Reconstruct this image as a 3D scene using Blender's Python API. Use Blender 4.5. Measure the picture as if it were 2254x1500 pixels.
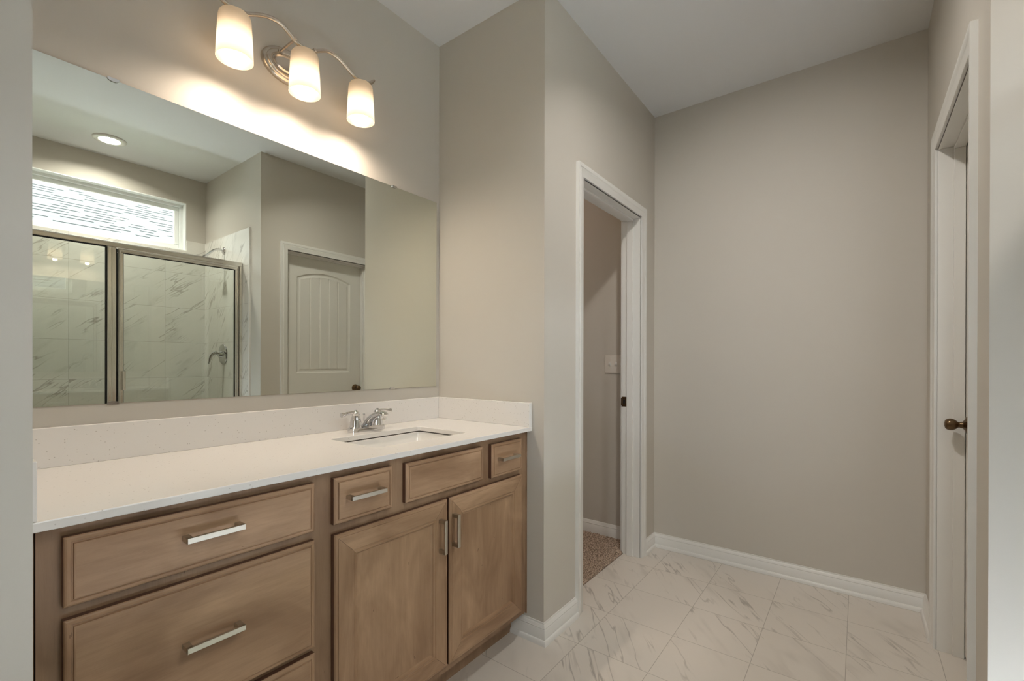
import bpy, bmesh, math, random
from mathutils import Vector, Matrix
random.seed(7)
for o in list(bpy.data.objects): bpy.data.objects.remove(o)
sc = bpy.context.scene
C = sc.collection
PI = math.pi

# ---------------------------------------------------------------- camera
F_PX, CX, CY = 1012.07, 1117.4, 802.2
TH, PITCH, ROLL = 0.6518, -0.0024, 0.0016
EYE = Vector((0.0, -1.6641, 1.170))
fw = Vector((math.cos(TH)*math.cos(PITCH), math.sin(TH)*math.cos(PITCH), math.sin(PITCH)))
rt = Vector((math.sin(TH), -math.cos(TH), 0))
up = rt.cross(fw)
rt2 = rt*math.cos(ROLL) + up*math.sin(ROLL)
up2 = up*math.cos(ROLL) - rt*math.sin(ROLL)
cd = bpy.data.cameras.new('camera')
cam = bpy.data.objects.new('camera', cd); C.objects.link(cam)
m3 = Matrix((rt2, up2, -fw)).transposed()
cam.matrix_world = Matrix.Translation(EYE) @ m3.to_4x4()
cd.sensor_width = 36; cd.lens = F_PX/2254*36
cd.shift_x = (1127-CX)/2254; cd.shift_y = (CY-750)/2254
cd.clip_start = 0.02; cd.clip_end = 200
sc.camera = cam

# ---------------------------------------------------------------- light and exposure
sc.view_settings.view_transform = 'Standard'
sc.view_settings.look = 'None'
sc.view_settings.gamma = 1
sc.view_settings.use_curve_mapping = False
sc.view_settings.exposure = 1.25
sc.cycles.diffuse_bounces = 8
sc.cycles.glossy_bounces = 6
sc.cycles.max_bounces = 14
sc.cycles.transparent_max_bounces = 12
sc.cycles.sample_clamp_indirect = 8

BULB = 10.0
BULB_SPOT = 4.3       # bulbs of the vanity light
CAN = 10.0        # recessed shower light
SKY = 9.0
SUN = 7.0
HALL_FILL = 9.0  # strength of the warm lamp added in the hall
SHOWER = 5.0
SPOT = 5.2      # unseen lamp added above the walkway as fill

w = bpy.data.worlds.new('world'); sc.world = w; w.use_nodes = True
bg = w.node_tree.nodes['Background']
bg.inputs['Color'].default_value = (0.83, 0.915, 1.0, 1)
bg.inputs['Strength'].default_value = SKY
sun = bpy.data.lights.new('sun', 'SUN'); sun.energy = SUN; sun.angle = 0.02; sun.color = (1, .98, .94)
so = bpy.data.objects.new('sun', sun); C.objects.link(so)
so.rotation_euler = Vector((0.25, -0.75, -1.3)).to_track_quat('-Z', 'Y').to_euler()

def portal(name, loc, rot, sx, sy):
    l = bpy.data.lights.new(name, 'AREA'); l.shape = 'RECTANGLE'; l.size = sx; l.size_y = sy
    l.cycles.is_portal = True
    o = bpy.data.objects.new(name, l); o.location = loc; o.rotation_euler = rot; C.objects.link(o)

# ---------------------------------------------------------------- materials
def mat(name):
    m = bpy.data.materials.new(name); m.use_nodes = True
    nt = m.node_tree; b = nt.nodes['Principled BSDF']
    return m, nt, b
def simple(name, col, rough=.5, metal=0., spec=.5, bump=None, coat=0):
    m, nt, b = mat(name)
    b.inputs['Base Color'].default_value = (*col, 1)
    b.inputs['Roughness'].default_value = rough
    b.inputs['Metallic'].default_value = metal
    b.inputs['Specular IOR Level'].default_value = spec
    if coat: b.inputs['Coat Weight'].default_value = coat
    n = nt.nodes.new('ShaderNodeTexNoise'); tc = nt.nodes.new('ShaderNodeTexCoord')
    nt.links.new(tc.outputs['Object'], n.inputs['Vector'])
    sc_, st = bump or (60., .01)
    n.inputs['Scale'].default_value = sc_; n.inputs['Detail'].default_value = 3
    bp = nt.nodes.new('ShaderNodeBump'); bp.inputs['Strength'].default_value = st; bp.inputs['Distance'].default_value = .002
    nt.links.new(n.outputs['Fac'], bp.inputs['Height']); nt.links.new(bp.outputs['Normal'], b.inputs['Normal'])
    return m
def N(nt, t, **kw):
    n = nt.nodes.new(t)
    for k, v in kw.items():
        if k in n.inputs.keys() if isinstance(k, str) else False: n.inputs[k].default_value = v
        else: setattr(n, k, v)
    return n
def math_(nt, op, a, b=None, c=None, clamp=False):
    n = nt.nodes.new('ShaderNodeMath'); n.operation = op; n.use_clamp = clamp
    for i, x in enumerate((a, b, c)):
        if x is None: continue
        if isinstance(x, (int, float)): n.inputs[i].default_value = x
        else: nt.links.new(x, n.inputs[i])
    return n.outputs[0]
def mixc(nt, fac, a, b):
    n = nt.nodes.new('ShaderNodeMix'); n.data_type = 'RGBA'
    if isinstance(fac, (int, float)): n.inputs[0].default_value = fac
    else: nt.links.new(fac, n.inputs[0])
    for i, x in ((6, a), (7, b)):
        if isinstance(x, tuple): n.inputs[i].default_value = (*x, 1)
        else: nt.links.new(x, n.inputs[i])
    return n.outputs[2]

M = {}
M['paint'] = simple('greige_wall_paint', (.56, .525, .47), .62, spec=.3, bump=(220., .05))
M['ceiling'] = simple('flat_ceiling_paint', (.70, .70, .70), .8, spec=.2, bump=(200., .06))
M['trim'] = simple('white_trim_paint', (.74, .73, .70), .35, spec=.5)
M['door'] = simple('white_door_paint', (.70, .685, .64), .4, spec=.5)
M['chrome'] = simple('polished_chrome', (.72, .72, .73), .06, 1.0)
M['nickel'] = simple('brushed_nickel', (.62, .55, .47), .27, 1.0)
M['satin'] = simple('satin_shower_metal', (.80, .77, .72), .24, 1.0)
M['pull'] = simple('satin_nickel_pull', (.56, .52, .45), .38, 1.0)
M['bronze'] = simple('oiled_bronze', (.16, .105, .06), .28, 1.0)
M['black'] = simple('black_rubber', (.008, .008, .01), .6)
M['porcelain'] = simple('white_porcelain', (.82, .80, .77), .12, coat=.4)
M['vinyl'] = simple('white_window_vinyl', (.88, .90, .89), .35)
M['plastic'] = simple('switch_plastic', (.70, .66, .60), .35)
M['darkwood'] = simple('dark_stain_line', (.05, .022, .012), .6)
M['subfloor'] = simple('subfloor_grey', (.3, .29, .27), .8)
M['pan'] = simple('shower_pan_white', (.8, .8, .78), .3)

def add_mirror():
    m, nt, b = mat('silver_mirror')
    b.inputs['Base Color'].default_value = (.80, .83, .765, 1); b.inputs['Metallic'].default_value = 1
    b.inputs['Roughness'].default_value = 0
    return m
M['mirror'] = add_mirror()

def add_glass(name, tint, refl=1.0):
    m = bpy.data.materials.new(name); m.use_nodes = True; nt = m.node_tree; nt.nodes.clear()
    out = nt.nodes.new('ShaderNodeOutputMaterial')
    tr = nt.nodes.new('ShaderNodeBsdfTransparent'); tr.inputs[0].default_value = (*tint, 1)
    gl = nt.nodes.new('ShaderNodeBsdfGlossy'); gl.inputs['Roughness'].default_value = 0
    fr = nt.nodes.new('ShaderNodeFresnel'); fr.inputs['IOR'].default_value = 1.5
    mx = nt.nodes.new('ShaderNodeMixShader')
    nt.links.new(math_(nt, 'MULTIPLY', fr.outputs[0], refl, clamp=True), mx.inputs[0]); nt.links.new(tr.outputs[0], mx.inputs[1]); nt.links.new(gl.outputs[0], mx.inputs[2])
    nt.links.new(mx.outputs[0], out.inputs[0])
    return m
M['glass'] = add_glass('clear_shower_glass', (.95, .975, .955), 2.3)
M['pane'] = add_glass('window_glass', (.97, .99, .98))

def add_shade():
    m = bpy.data.materials.new('frosted_shade_glass'); m.use_nodes = True; nt = m.node_tree; nt.nodes.clear()
    out = nt.nodes.new('ShaderNodeOutputMaterial')
    t = nt.nodes.new('ShaderNodeBsdfTranslucent'); t.inputs[0].default_value = (.50, .445, .37, 1)
    d = nt.nodes.new('ShaderNodeBsdfDiffuse'); d.inputs[0].default_value = (.46, .42, .34, 1)
    g = nt.nodes.new('ShaderNodeBsdfGlossy'); g.inputs['Roughness'].default_value = .35
    m1 = nt.nodes.new('ShaderNodeMixShader'); m1.inputs[0].default_value = .5
    m2 = nt.nodes.new('ShaderNodeMixShader'); m2.inputs[0].default_value = .04
    nt.links.new(t.outputs[0], m1.inputs[1]); nt.links.new(d.outputs[0], m1.inputs[2])
    nt.links.new(m1.outputs[0], m2.inputs[1]); nt.links.new(g.outputs[0], m2.inputs[2])
    nt.links.new(m2.outputs[0], out.inputs[0])
    return m
M['shade'] = add_shade()
def emit(name, col, s):
    m = bpy.data.materials.new(name); m.use_nodes = True; nt = m.node_tree; nt.nodes.clear()
    out = nt.nodes.new('ShaderNodeOutputMaterial'); e = nt.nodes.new('ShaderNodeEmission')
    e.inputs[0].default_value = (*col, 1); e.inputs[1].default_value = s
    nt.links.new(e.outputs[0], out.inputs[0]); return m
M['bulb'] = emit('warm_bulb', (1, .80, .60), BULB)
M['can_lens'] = emit('recessed_lens', (1, .90, .76), CAN)
M['hall_fill_lens'] = emit('hall_fill_glow', (1, .76, .58), HALL_FILL)

def add_quartz():
    m, nt, b = mat('white_speckled_quartz')
    tc = N(nt, 'ShaderNodeTexCoord')
    v = N(nt, 'ShaderNodeTexVoronoi'); v.inputs['Scale'].default_value = 210
    nt.links.new(tc.outputs['Object'], v.inputs['Vector'])
    n = N(nt, 'ShaderNodeTexNoise'); n.inputs['Scale'].default_value = 60
    nt.links.new(tc.outputs['Object'], n.inputs['Vector'])
    sep = N(nt, 'ShaderNodeSeparateColor'); nt.links.new(v.outputs['Color'], sep.inputs[0])
    sel = math_(nt, 'GREATER_THAN', sep.outputs[0], .93)
    dot = math_(nt, 'LESS_THAN', v.outputs['Distance'], .30)
    f = math_(nt, 'MULTIPLY', sel, dot)
    f = math_(nt, 'MULTIPLY', f, math_(nt, 'MULTIPLY', sep.outputs[1], .7))
    c = mixc(nt, f, (.76, .735, .71), (.34, .30, .26))
    nt.links.new(c, b.inputs['Base Color'])
    b.inputs['Roughness'].default_value = .16
    return m
M['quartz'] = add_quartz()

def add_marble(name, axes, ox, oy, s, base, vein, angle, seed, rough, grout, gw=.0022, vein_w=.016):
    """square tiles in the plane of two object axes; every tile has its own diagonal veining"""
    m, nt, b = mat(name)
    tc = N(nt, 'ShaderNodeTexCoord'); sp = N(nt, 'ShaderNodeSeparateXYZ')
    nt.links.new(tc.outputs['Object'], sp.inputs[0])
    u0 = math_(nt, 'DIVIDE', math_(nt, 'SUBTRACT', sp.outputs[axes[0]], ox), s)
    v0 = math_(nt, 'DIVIDE', math_(nt, 'SUBTRACT', sp.outputs[axes[1]], oy), s)
    iu = math_(nt, 'FLOOR', u0); iv = math_(nt, 'FLOOR', v0)
    fu = math_(nt, 'FRACT', u0); fv = math_(nt, 'FRACT', v0)
    def edge(f): return math_(nt, 'MINIMUM', f, math_(nt, 'SUBTRACT', 1., f))
    e = math_(nt, 'MINIMUM', edge(fu), edge(fv))
    g = math_(nt, 'LESS_THAN', e, gw/s*.5)
    idv = N(nt, 'ShaderNodeCombineXYZ'); nt.links.new(iu, idv.inputs[0]); nt.links.new(iv, idv.inputs[1]); idv.inputs[2].default_value = seed
    wn = N(nt, 'ShaderNodeTexWhiteNoise'); nt.links.new(idv.outputs[0], wn.inputs['Vector'])
    off = N(nt, 'ShaderNodeVectorMath'); off.operation = 'MULTIPLY'; nt.links.new(wn.outputs['Color'], off.inputs[0]); off.inputs[1].default_value = (37, 53, 71)
    p = N(nt, 'ShaderNodeCombineXYZ'); nt.links.new(u0, p.inputs[0]); nt.links.new(v0, p.inputs[1])
    rot = N(nt, 'ShaderNodeVectorRotate'); rot.rotation_type = 'Z_AXIS'; nt.links.new(p.outputs[0], rot.inputs['Vector'])
    rot.inputs['Angle'].default_value = angle
    pa = N(nt, 'ShaderNodeVectorMath'); pa.operation = 'ADD'; nt.links.new(rot.outputs[0], pa.inputs[0]); nt.links.new(off.outputs[0], pa.inputs[1])
    def ridge(scx, scy, sharp, detail, dist, ofs):
        mp = N(nt, 'ShaderNodeMapping'); nt.links.new(pa.outputs[0], mp.inputs[0])
        mp.inputs['Scale'].default_value = (scx, scy, 1); mp.inputs['Location'].default_value = (ofs, ofs*.7, 0)
        n = N(nt, 'ShaderNodeTexNoise'); nt.links.new(mp.outputs[0], n.inputs['Vector'])
        n.inputs['Scale'].default_value = 1; n.inputs['Detail'].default_value = detail; n.inputs['Distortion'].default_value = dist
        n.inputs['Roughness'].default_value = .55
        a = math_(nt, 'ABSOLUTE', math_(nt, 'SUBTRACT', n.outputs['Fac'], .5))
        return math_(nt, 'SUBTRACT', 1., math_(nt, 'DIVIDE', a, sharp), clamp=True)
    def mask(scx, scy, lo, hi, ofs):
        mp = N(nt, 'ShaderNodeMapping'); nt.links.new(pa.outputs[0], mp.inputs[0])
        mp.inputs['Scale'].default_value = (scx, scy, 1); mp.inputs['Location'].default_value = (ofs, -ofs, ofs)
        n = N(nt, 'ShaderNodeTexNoise'); nt.links.new(mp.outputs[0], n.inputs['Vector']); n.inputs['Scale'].default_value = 1
        r = N(nt, 'ShaderNodeMapRange'); r.interpolation_type = 'SMOOTHSTEP'; nt.links.new(n.outputs['Fac'], r.inputs[0])
        r.inputs[1].default_value = lo; r.inputs[2].default_value = hi
        return r.outputs[0]
    v1 = math_(nt, 'MULTIPLY', ridge(.34, 2.3, vein_w, 3.5, .25, 1.), mask(.8, 1.3, .47, .60, 5.))
    v2 = math_(nt, 'MULTIPLY', ridge(.5, 3.6, vein_w*1.1, 3, .35, 9.), math_(nt, 'MULTIPLY', mask(.9, 1.8, .52, .66, 11.), .7))
    cl = math_(nt, 'MULTIPLY', ridge(.45, 2.3, .10, 3, .3, 1.6), math_(nt, 'MULTIPLY', mask(1., 1.8, .52, .70, 17.), .36))
    f = math_(nt, 'MAXIMUM', math_(nt, 'MAXIMUM', v1, v2), cl)
    f = math_(nt, 'MULTIPLY', f, .85)
    c = mixc(nt, f, base, vein)
    tone = math_(nt, 'MULTIPLY', wn.outputs['Value'], .10)
    c = mixc(nt, tone, c, tuple(x*.86 for x in base))
    c = mixc(nt, g, c, grout)
    nt.links.new(c, b.inputs['Base Color'])
    r = math_(nt, 'ADD', math_(nt, 'MULTIPLY', g, .5), rough)
    nt.links.new(r, b.inputs['Roughness'])
    bp = N(nt, 'ShaderNodeBump'); bp.inputs['Strength'].default_value = .35; bp.inputs['Distance'].default_value = .0015
    nt.links.new(math_(nt, 'SUBTRACT', 1., g), bp.inputs['Height']); nt.links.new(bp.outputs['Normal'], b.inputs['Normal'])
    return m
M['floor_tile'] = add_marble('marble_floor_tile', (0, 1), 1.998, -.737, .297, (.66, .615, .56), (.33, .30, .27), math.radians(-38), 3., .32, (.40, .37, .33))
M['tile_back'] = add_marble('marble_tile_back', (0, 2), 1.315, 1.031, .2945, (.76, .74, .69), (.33, .30, .26), math.radians(-38), 8., .16, (.42, .40, .36), vein_w=.015)
M['tile_side'] = add_marble('marble_tile_side', (1, 2), -2.381, 1.031, .2945, (.76, .74, .69), (.36, .33, .29), math.radians(-50), 12., .16, (.42, .40, .36), vein_w=.013)

def add_wood(name, vertical, k=1.0):
    m, nt, b = mat(name)
    tc = N(nt, 'ShaderNodeTexCoord')
    def noise(scale, sx, detail, rough=.5, dist=0):
        mp = N(nt, 'ShaderNodeMapping'); nt.links.new(tc.outputs['Object'], mp.inputs[0]); mp.inputs['Scale'].default_value = sx
        n = N(nt, 'ShaderNodeTexNoise'); nt.links.new(mp.outputs[0], n.inputs['Vector'])
        n.inputs['Scale'].default_value = scale; n.inputs['Detail'].default_value = detail
        n.inputs['Roughness'].default_value = rough; n.inputs['Distortion'].default_value = dist
        return n.outputs['Fac']
    g = (6, 6, .35) if vertical else (.35, 6, 6)
    g2 = (1.6, 1, .6) if vertical else (.6, 1, 1.6)
    blotch = noise(5., g2, 3, .6, .8)
    grain = noise(22., g, 5, .7)
    fine = noise(90., g, 2, .6)
    fleck = noise(45., (1.2, 1, .5) if vertical else (.5, 1, 1.6), 2)
    r = N(nt, 'ShaderNodeValToRGB'); nt.links.new(blotch, r.inputs[0])
    r.color_ramp.elements[0].position = .3; r.color_ramp.elements[1].position = .72
    r.color_ramp.elements[0].color = (.27*k, .160*k, .092*k, 1); r.color_ramp.elements[1].color = (.47*k, .305*k, .190*k, 1)
    dk = mixc(nt, math_(nt, 'MULTIPLY', math_(nt, 'SUBTRACT', grain, .42, clamp=True), .7, clamp=True), r.outputs[0], (.17*k, .098*k, .055*k))
    dk = mixc(nt, math_(nt, 'MULTIPLY', math_(nt, 'SUBTRACT', fine, .5, clamp=True), .5, clamp=True), dk, (.15*k, .085*k, .05*k))
    fl = math_(nt, 'GREATER_THAN', fleck, .745)
    dk = mixc(nt, math_(nt, 'MULTIPLY', fl, .45), dk, (.10*k, .05*k, .03*k))
    nt.links.new(dk, b.inputs['Base Color'])
    b.inputs['Roughness'].default_value = .42; b.inputs['Specular IOR Level'].default_value = .25
    return m
M['wood_h'] = add_wood('maple_horizontal_grain', False)
M['wood_v'] = add_wood('maple_vertical_grain', True)
M['wood_frame'] = add_wood('maple_face_frame', True, .80)
M['wood_edge'] = simple('maple_stained_edge', (.115, .052, .030), .45)

def add_carpet():
    m, nt, b = mat('beige_carpet_pile')
    tc = N(nt, 'ShaderNodeTexCoord'); n = N(nt, 'ShaderNodeTexNoise'); nt.links.new(tc.outputs['Object'], n.inputs['Vector'])
    n.inputs['Scale'].default_value = 170; n.inputs['Detail'].default_value = 3; n.inputs['Roughness'].default_value = .7
    r = N(nt, 'ShaderNodeValToRGB'); nt.links.new(n.outputs['Fac'], r.inputs[0])
    r.color_ramp.elements[0].position = .36; r.color_ramp.elements[1].position = .62
    r.color_ramp.elements[0].color = (.10, .066, .045, 1); r.color_ramp.elements[1].color = (.62, .49, .39, 1)
    nt.links.new(r.outputs[0], b.inputs['Base Color']); b.inputs['Roughness'].default_value = 1; b.inputs['Specular IOR Level'].default_value = .05
    return m
M['carpet'] = add_carpet()

def add_shingle():
    m, nt, b = mat('grey_roof_shingle')
    tc = N(nt, 'ShaderNodeTexCoord'); sp = N(nt, 'ShaderNodeSeparateXYZ'); nt.links.new(tc.outputs['Object'], sp.inputs[0])
    row = math_(nt, 'DIVIDE', sp.outputs[1], .145); fr = math_(nt, 'FRACT', row); ir = math_(nt, 'FLOOR', row)
    wr = N(nt, 'ShaderNodeTexWhiteNoise'); wr.noise_dimensions = '1D'; nt.links.new(ir, wr.inputs['W'])
    col = math_(nt, 'FLOOR', math_(nt, 'ADD', math_(nt, 'DIVIDE', sp.outputs[0], .21), math_(nt, 'MULTIPLY', wr.outputs['Value'], 7.)))
    cv = N(nt, 'ShaderNodeCombineXYZ'); nt.links.new(col, cv.inputs[0]); nt.links.new(ir, cv.inputs[1])
    wn = N(nt, 'ShaderNodeTexWhiteNoise'); nt.links.new(cv.outputs[0], wn.inputs['Vector'])
    line = math_(nt, 'MULTIPLY', math_(nt, 'LESS_THAN', fr, .30), math_(nt, 'GREATER_THAN', wn.outputs['Value'], .42))
    base = mixc(nt, wn.outputs['Value'], (.05, .05, .049), (.066, .066, .065))
    c = mixc(nt, line, base, (.004, .004, .0042))
    nt.links.new(c, b.inputs['Base Color']); b.inputs['Roughness'].default_value = .95; b.inputs['Specular IOR Level'].default_value = .1
    return m
M['shingle'] = add_shingle()
M['siding'] = simple('neighbour_siding', (.6, .6, .58), .7)
M['grass'] = simple('grass_ground', (.19, .235, .14), .9, bump=(30., .6))

# ---------------------------------------------------------------- mesh helpers
def link(name, bm, mats, parent=None, smooth=False, bevel=0, loc=None):
    bmesh.ops.recalc_face_normals(bm, faces=bm.faces[:])
    me = bpy.data.meshes.new(name); bm.to_mesh(me); bm.free()
    if not isinstance(mats, (list, tuple)): mats = [mats]
    for x in mats: me.materials.append(M[x])
    if smooth:
        for p in me.polygons: p.use_smooth = True
        try: me.set_sharp_from_angle(angle=math.radians(38))
        except Exception: pass
    o = bpy.data.objects.new(name, me); C.objects.link(o)
    if loc: o.location = loc
    if parent is not None:
        o.parent = parent
        o.matrix_parent_inverse = Matrix.Translation(-Vector(parent.location))
    if bevel:
        b = o.modifiers.new('bevel', 'BEVEL'); b.width = bevel; b.segments = 2; b.limit_method = 'ANGLE'; b.angle_limit = math.radians(40)
        b.harden_normals = False
    return o
def box(bm, x0, x1, y0, y1, z0, z1, mi=0):
    vs = [bm.verts.new((x, y, z)) for x in (x0, x1) for y in (y0, y1) for z in (z0, z1)]
    fs = [(0,1,3,2),(4,6,7,5),(0,4,5,1),(2,3,7,6),(0,2,6,4),(1,5,7,3)]
    for f in fs:
        fc = bm.faces.new([vs[i] for i in f]); fc.material_index = mi
def nb(): return bmesh.new()
def tag(o, label, cat, group=None, kind=None):
    o['label'] = label; o['category'] = cat
    if group: o['group'] = group
    if kind: o['kind'] = kind
    return o
def thing(name, label, cat, loc=(0, 0, 0), group=None, kind=None):
    o = bpy.data.objects.new(name, None); C.objects.link(o); o.location = loc; o.empty_display_size = .1
    return tag(o, label, cat, group, kind)
def lathe(bm, prof, origin, axis='Z', seg=40, mi=0):
    """prof: list of (radius, height); closed at radius 0"""
    ox, oy, oz = origin
    rings = []
    for r, h in prof:
        ring = []
        k = 1 if r < 1e-6 else seg
        for i in range(k):
            a = 2*PI*i/seg
            c, s = r*math.cos(a), r*math.sin(a)
            p = {'Z': (c, s, h), 'Y': (c, h, s), 'X': (h, c, s)}[axis]
            ring.append(bm.verts.new((ox+p[0], oy+p[1], oz+p[2])))
        rings.append(ring)
    for a, b in zip(rings, rings[1:]):
        for i in range(seg):
            j = (i+1) % seg
            if len(a) == 1 and len(b) == 1: continue
            if len(a) == 1: f = bm.faces.new((a[0], b[i], b[j]))
            elif len(b) == 1: f = bm.faces.new((a[i], b[0], a[j]))
            else: f = bm.faces.new((a[i], b[i], b[j], a[j]))
            f.material_index = mi
def tube(bm, pts, rad, seg=14, flat=1.0, caps=True, upv=Vector((0, 1, 0))):
    """sweep a round or flattened section along points; rad may be a list"""
    pts = [Vector(p) for p in pts]; n = len(pts)
    rad = rad if isinstance(rad, (list, tuple)) else [rad]*n
    rings = []
    for i, p in enumerate(pts):
        d = (pts[min(i+1, n-1)] - pts[max(i-1, 0)]).normalized()
        a = upv - d*upv.dot(d)
        if a.length < 1e-4: a = Vector((1, 0, 0)) - d*d.x
        a.normalize(); b = d.cross(a)
        rings.append([bm.verts.new(p + a*rad[i]*math.cos(2*PI*k/seg)*flat + b*rad[i]*math.sin(2*PI*k/seg)) for k in range(seg)])
    for r0, r1 in zip(rings, rings[1:]):
        for k in range(seg):
            bm.faces.new((r0[k], r0[(k+1) % seg], r1[(k+1) % seg], r1[k]))
    if caps: bm.faces.new(rings[0]); bm.faces.new(rings[-1])
def smooth_path(pts, n=8):
    pts = [Vector(p) for p in pts]; out = []
    for i in range(len(pts)-1):
        p0, p1, p2, p3 = pts[max(i-1, 0)], pts[i], pts[i+1], pts[min(i+2, len(pts)-1)]
        for k in range(n):
            t = k/n
            out.append(.5*((2*p1) + (-p0+p2)*t + (2*p0-5*p1+4*p2-p3)*t*t + (-p0+3*p1-3*p2+p3)*t**3))
    out.append(pts[-1]); return out
def sweep_plan(bm, path, prof, mi=0):
    """moulding: prof is (distance to the right of the path, height), mitred at the corners, closed at both ends"""
    P = [Vector((x, y)) for x, y in path]; n = len(P); rings = []
    for i, p in enumerate(P):
        def nrm(a, b):
            d = (b-a).normalized(); return Vector((d.y, -d.x))
        if i == 0: nn = nrm(P[0], P[1])
        elif i == n-1: nn = nrm(P[-2], P[-1])
        else:
            a, b = nrm(P[i-1], p), nrm(p, P[i+1]); nn = (a+b); nn = nn/(1+a.dot(b))
        rings.append([bm.verts.new((p.x+nn.x*d, p.y+nn.y*d, z)) for d, z in prof])
    k = len(prof)
    for r0, r1 in zip(rings, rings[1:]):
        for j in range(k):
            bm.faces.new((r0[j], r0[(j+1) % k], r1[(j+1) % k], r1[j])).material_index = mi
    bm.faces.new(rings[0]); bm.faces.new(rings[-1])

# ================================================================ SETTING
ZC = 2.744
XL, XR = .115, 1.615        # vanity alcove
XF = 2.914                  # far wall
YD = -.623                  # wall with the open doorway
YR = -1.920                 # wall with the closed door
XS = 1.620                  # shower side wall
YB = -2.958                 # shower back wall
YPIER = -.687
T = .115
def struct(name, bm, m, label, cat, bevel=0):
    o = link(name, bm, m, bevel=bevel); return tag(o, label, cat, kind='structure')

b = nb(); box(b, -1.5, XF, YR-.11, YD+.106, -.05, 0); box(b, XL-.1, XR+.1, YD+.106, .05, -.05, 0)
struct('floor', b, 'floor_tile', 'pale marble look square tile floor with grey diagonal veins', 'floor')
b = nb(); box(b, -1.7, 3.2, -3.2, 2.7, ZC, ZC+.12)
struct('ceiling', b, 'ceiling', 'flat white painted ceiling above the bathroom', 'ceiling')
b = nb(); box(b, XL-T, XR+T, 0, T, 0, ZC)
struct('wall_back', b, 'paint', 'greige wall behind the vanity mirror', 'wall')
b = nb(); box(b, XR, XR+T, YD+T, 0, 0, ZC)
# pier + wall with the open doorway, opening x 1.947-2.673, z < 2.042
OX0, OX1, OZ = 1.947, 2.673, 2.042
box(b, XR, OX0-.001, YD, YD+T, 0, ZC); box(b, OX1+.001, XF+.1, YD, YD+T, 0, ZC); box(b, OX0-.001, OX1+.001, YD, YD+T, OZ+.001, ZC)
bmesh.ops.remove_doubles(b, verts=b.verts[:], dist=1e-5)
struct('wall_doorway', b, 'paint', 'greige wall with the open carpeted doorway, returning beside the vanity', 'wall')
b = nb(); box(b, XF, XF+T, YR-T, YD+.002, 0, ZC)
struct('wall_far', b, 'paint', 'plain greige end wall between the two doors', 'wall')
RX0, RX1 = 1.8265, 2.5525
b = nb(); box(b, XS, RX0-.001, YR-T, YR, 0, ZC); box(b, RX1+.001, XF+T, YR-T, YR, 0, ZC); box(b, RX0-.001, RX1+.001, YR-T, YR, OZ+.001, ZC)
struct('wall_right', b, 'paint', 'greige wall around the closed white door', 'wall')
b = nb(); box(b, XS, XS+T, YB-.14, YR-T, 0, ZC)
struct('wall_shower_side', b, 'paint', 'pale wall with the shower head, at the right edge', 'wall')
WX0, WX1, WZ0, WZ1 = .25, 1.469, 2.115, 2.525
b = nb()
box(b, -.02, WX0, YB-.14, YB, 0, ZC); box(b, WX1, XS, YB-.14, YB, 0, ZC); box(b, WX0, WX1, YB-.14, YB, 0, WZ0); box(b, WX0, WX1, YB-.14, YB, WZ1, ZC)
struct('wall_shower_back', b, 'paint', 'wall above the shower tile around the transom window, seen in the mirror', 'wall')
b = nb(); box(b, -.02, .1, YB-.14, YR, 0, ZC)
struct('wall_shower_left', b, 'paint', 'side wall closing the left end of the shower', 'wall')
b = nb(); box(b, -1.5, -.02, YR-T, YR, 0, ZC)
struct('wall_entry', b, 'paint', 'greige wall behind the camera beside the shower', 'wall')
b = nb(); box(b, XL-T, XL, YPIER, 0, 0, ZC); box(b, -1.5, XL-T, YPIER, YPIER+T, 0, ZC)
bmesh.ops.remove_doubles(b, verts=b.verts[:], dist=1e-5)
struct('wall_left', b, 'paint', 'blue grey wall end at the left edge of the vanity', 'wall')
LY0, LY1, LZ0, LZ1 = -1.89, -1.61, .80, 1.90  # opening for the added fill window
b = nb(); box(b, -1.62, -1.5, YR-T, LY0, 0, ZC); box(b, -1.62, -1.5, LY1, YPIER+T, 0, ZC); box(b, -1.62, -1.5, LY0, LY1, 0, LZ0); box(b, -1.62, -1.5, LY0, LY1, LZ1, ZC)
struct('wall_end', b, 'paint', 'greige end wall behind the camera, with an opening for the added window', 'wall')
# hall beyond the open doorway
XH = 2.86
b = nb(); box(b, XH, XH+.14, YD+T, 2.3, 0, ZC)
struct('wall_hall_far', b, 'paint', 'dim warm wall seen through the open doorway', 'wall')
b = nb(); box(b, XR+T-.001, XR+T+.1, YD+T, 2.3, 0, ZC); box(b, XR+T, XH, 2.3, 2.4, 0, ZC)
struct('wall_hall_near', b, 'paint', 'hall walls hidden beyond the doorway', 'wall')
b = nb(); box(b, XS+T, XF+T, -3.1, -3.0, 0, ZC); box(b, XF, XF+T, -3.0, YR-T, 0, ZC)  # unseen walls, added so no daylight leaks round the closed door
box(b, XS+T, XF+T, -3.1, YR-T, -.05, -.001)
struct('wall_leak_block', b, 'paint', 'unseen walls added behind the closed door to stop light leaks', 'wall')

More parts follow.
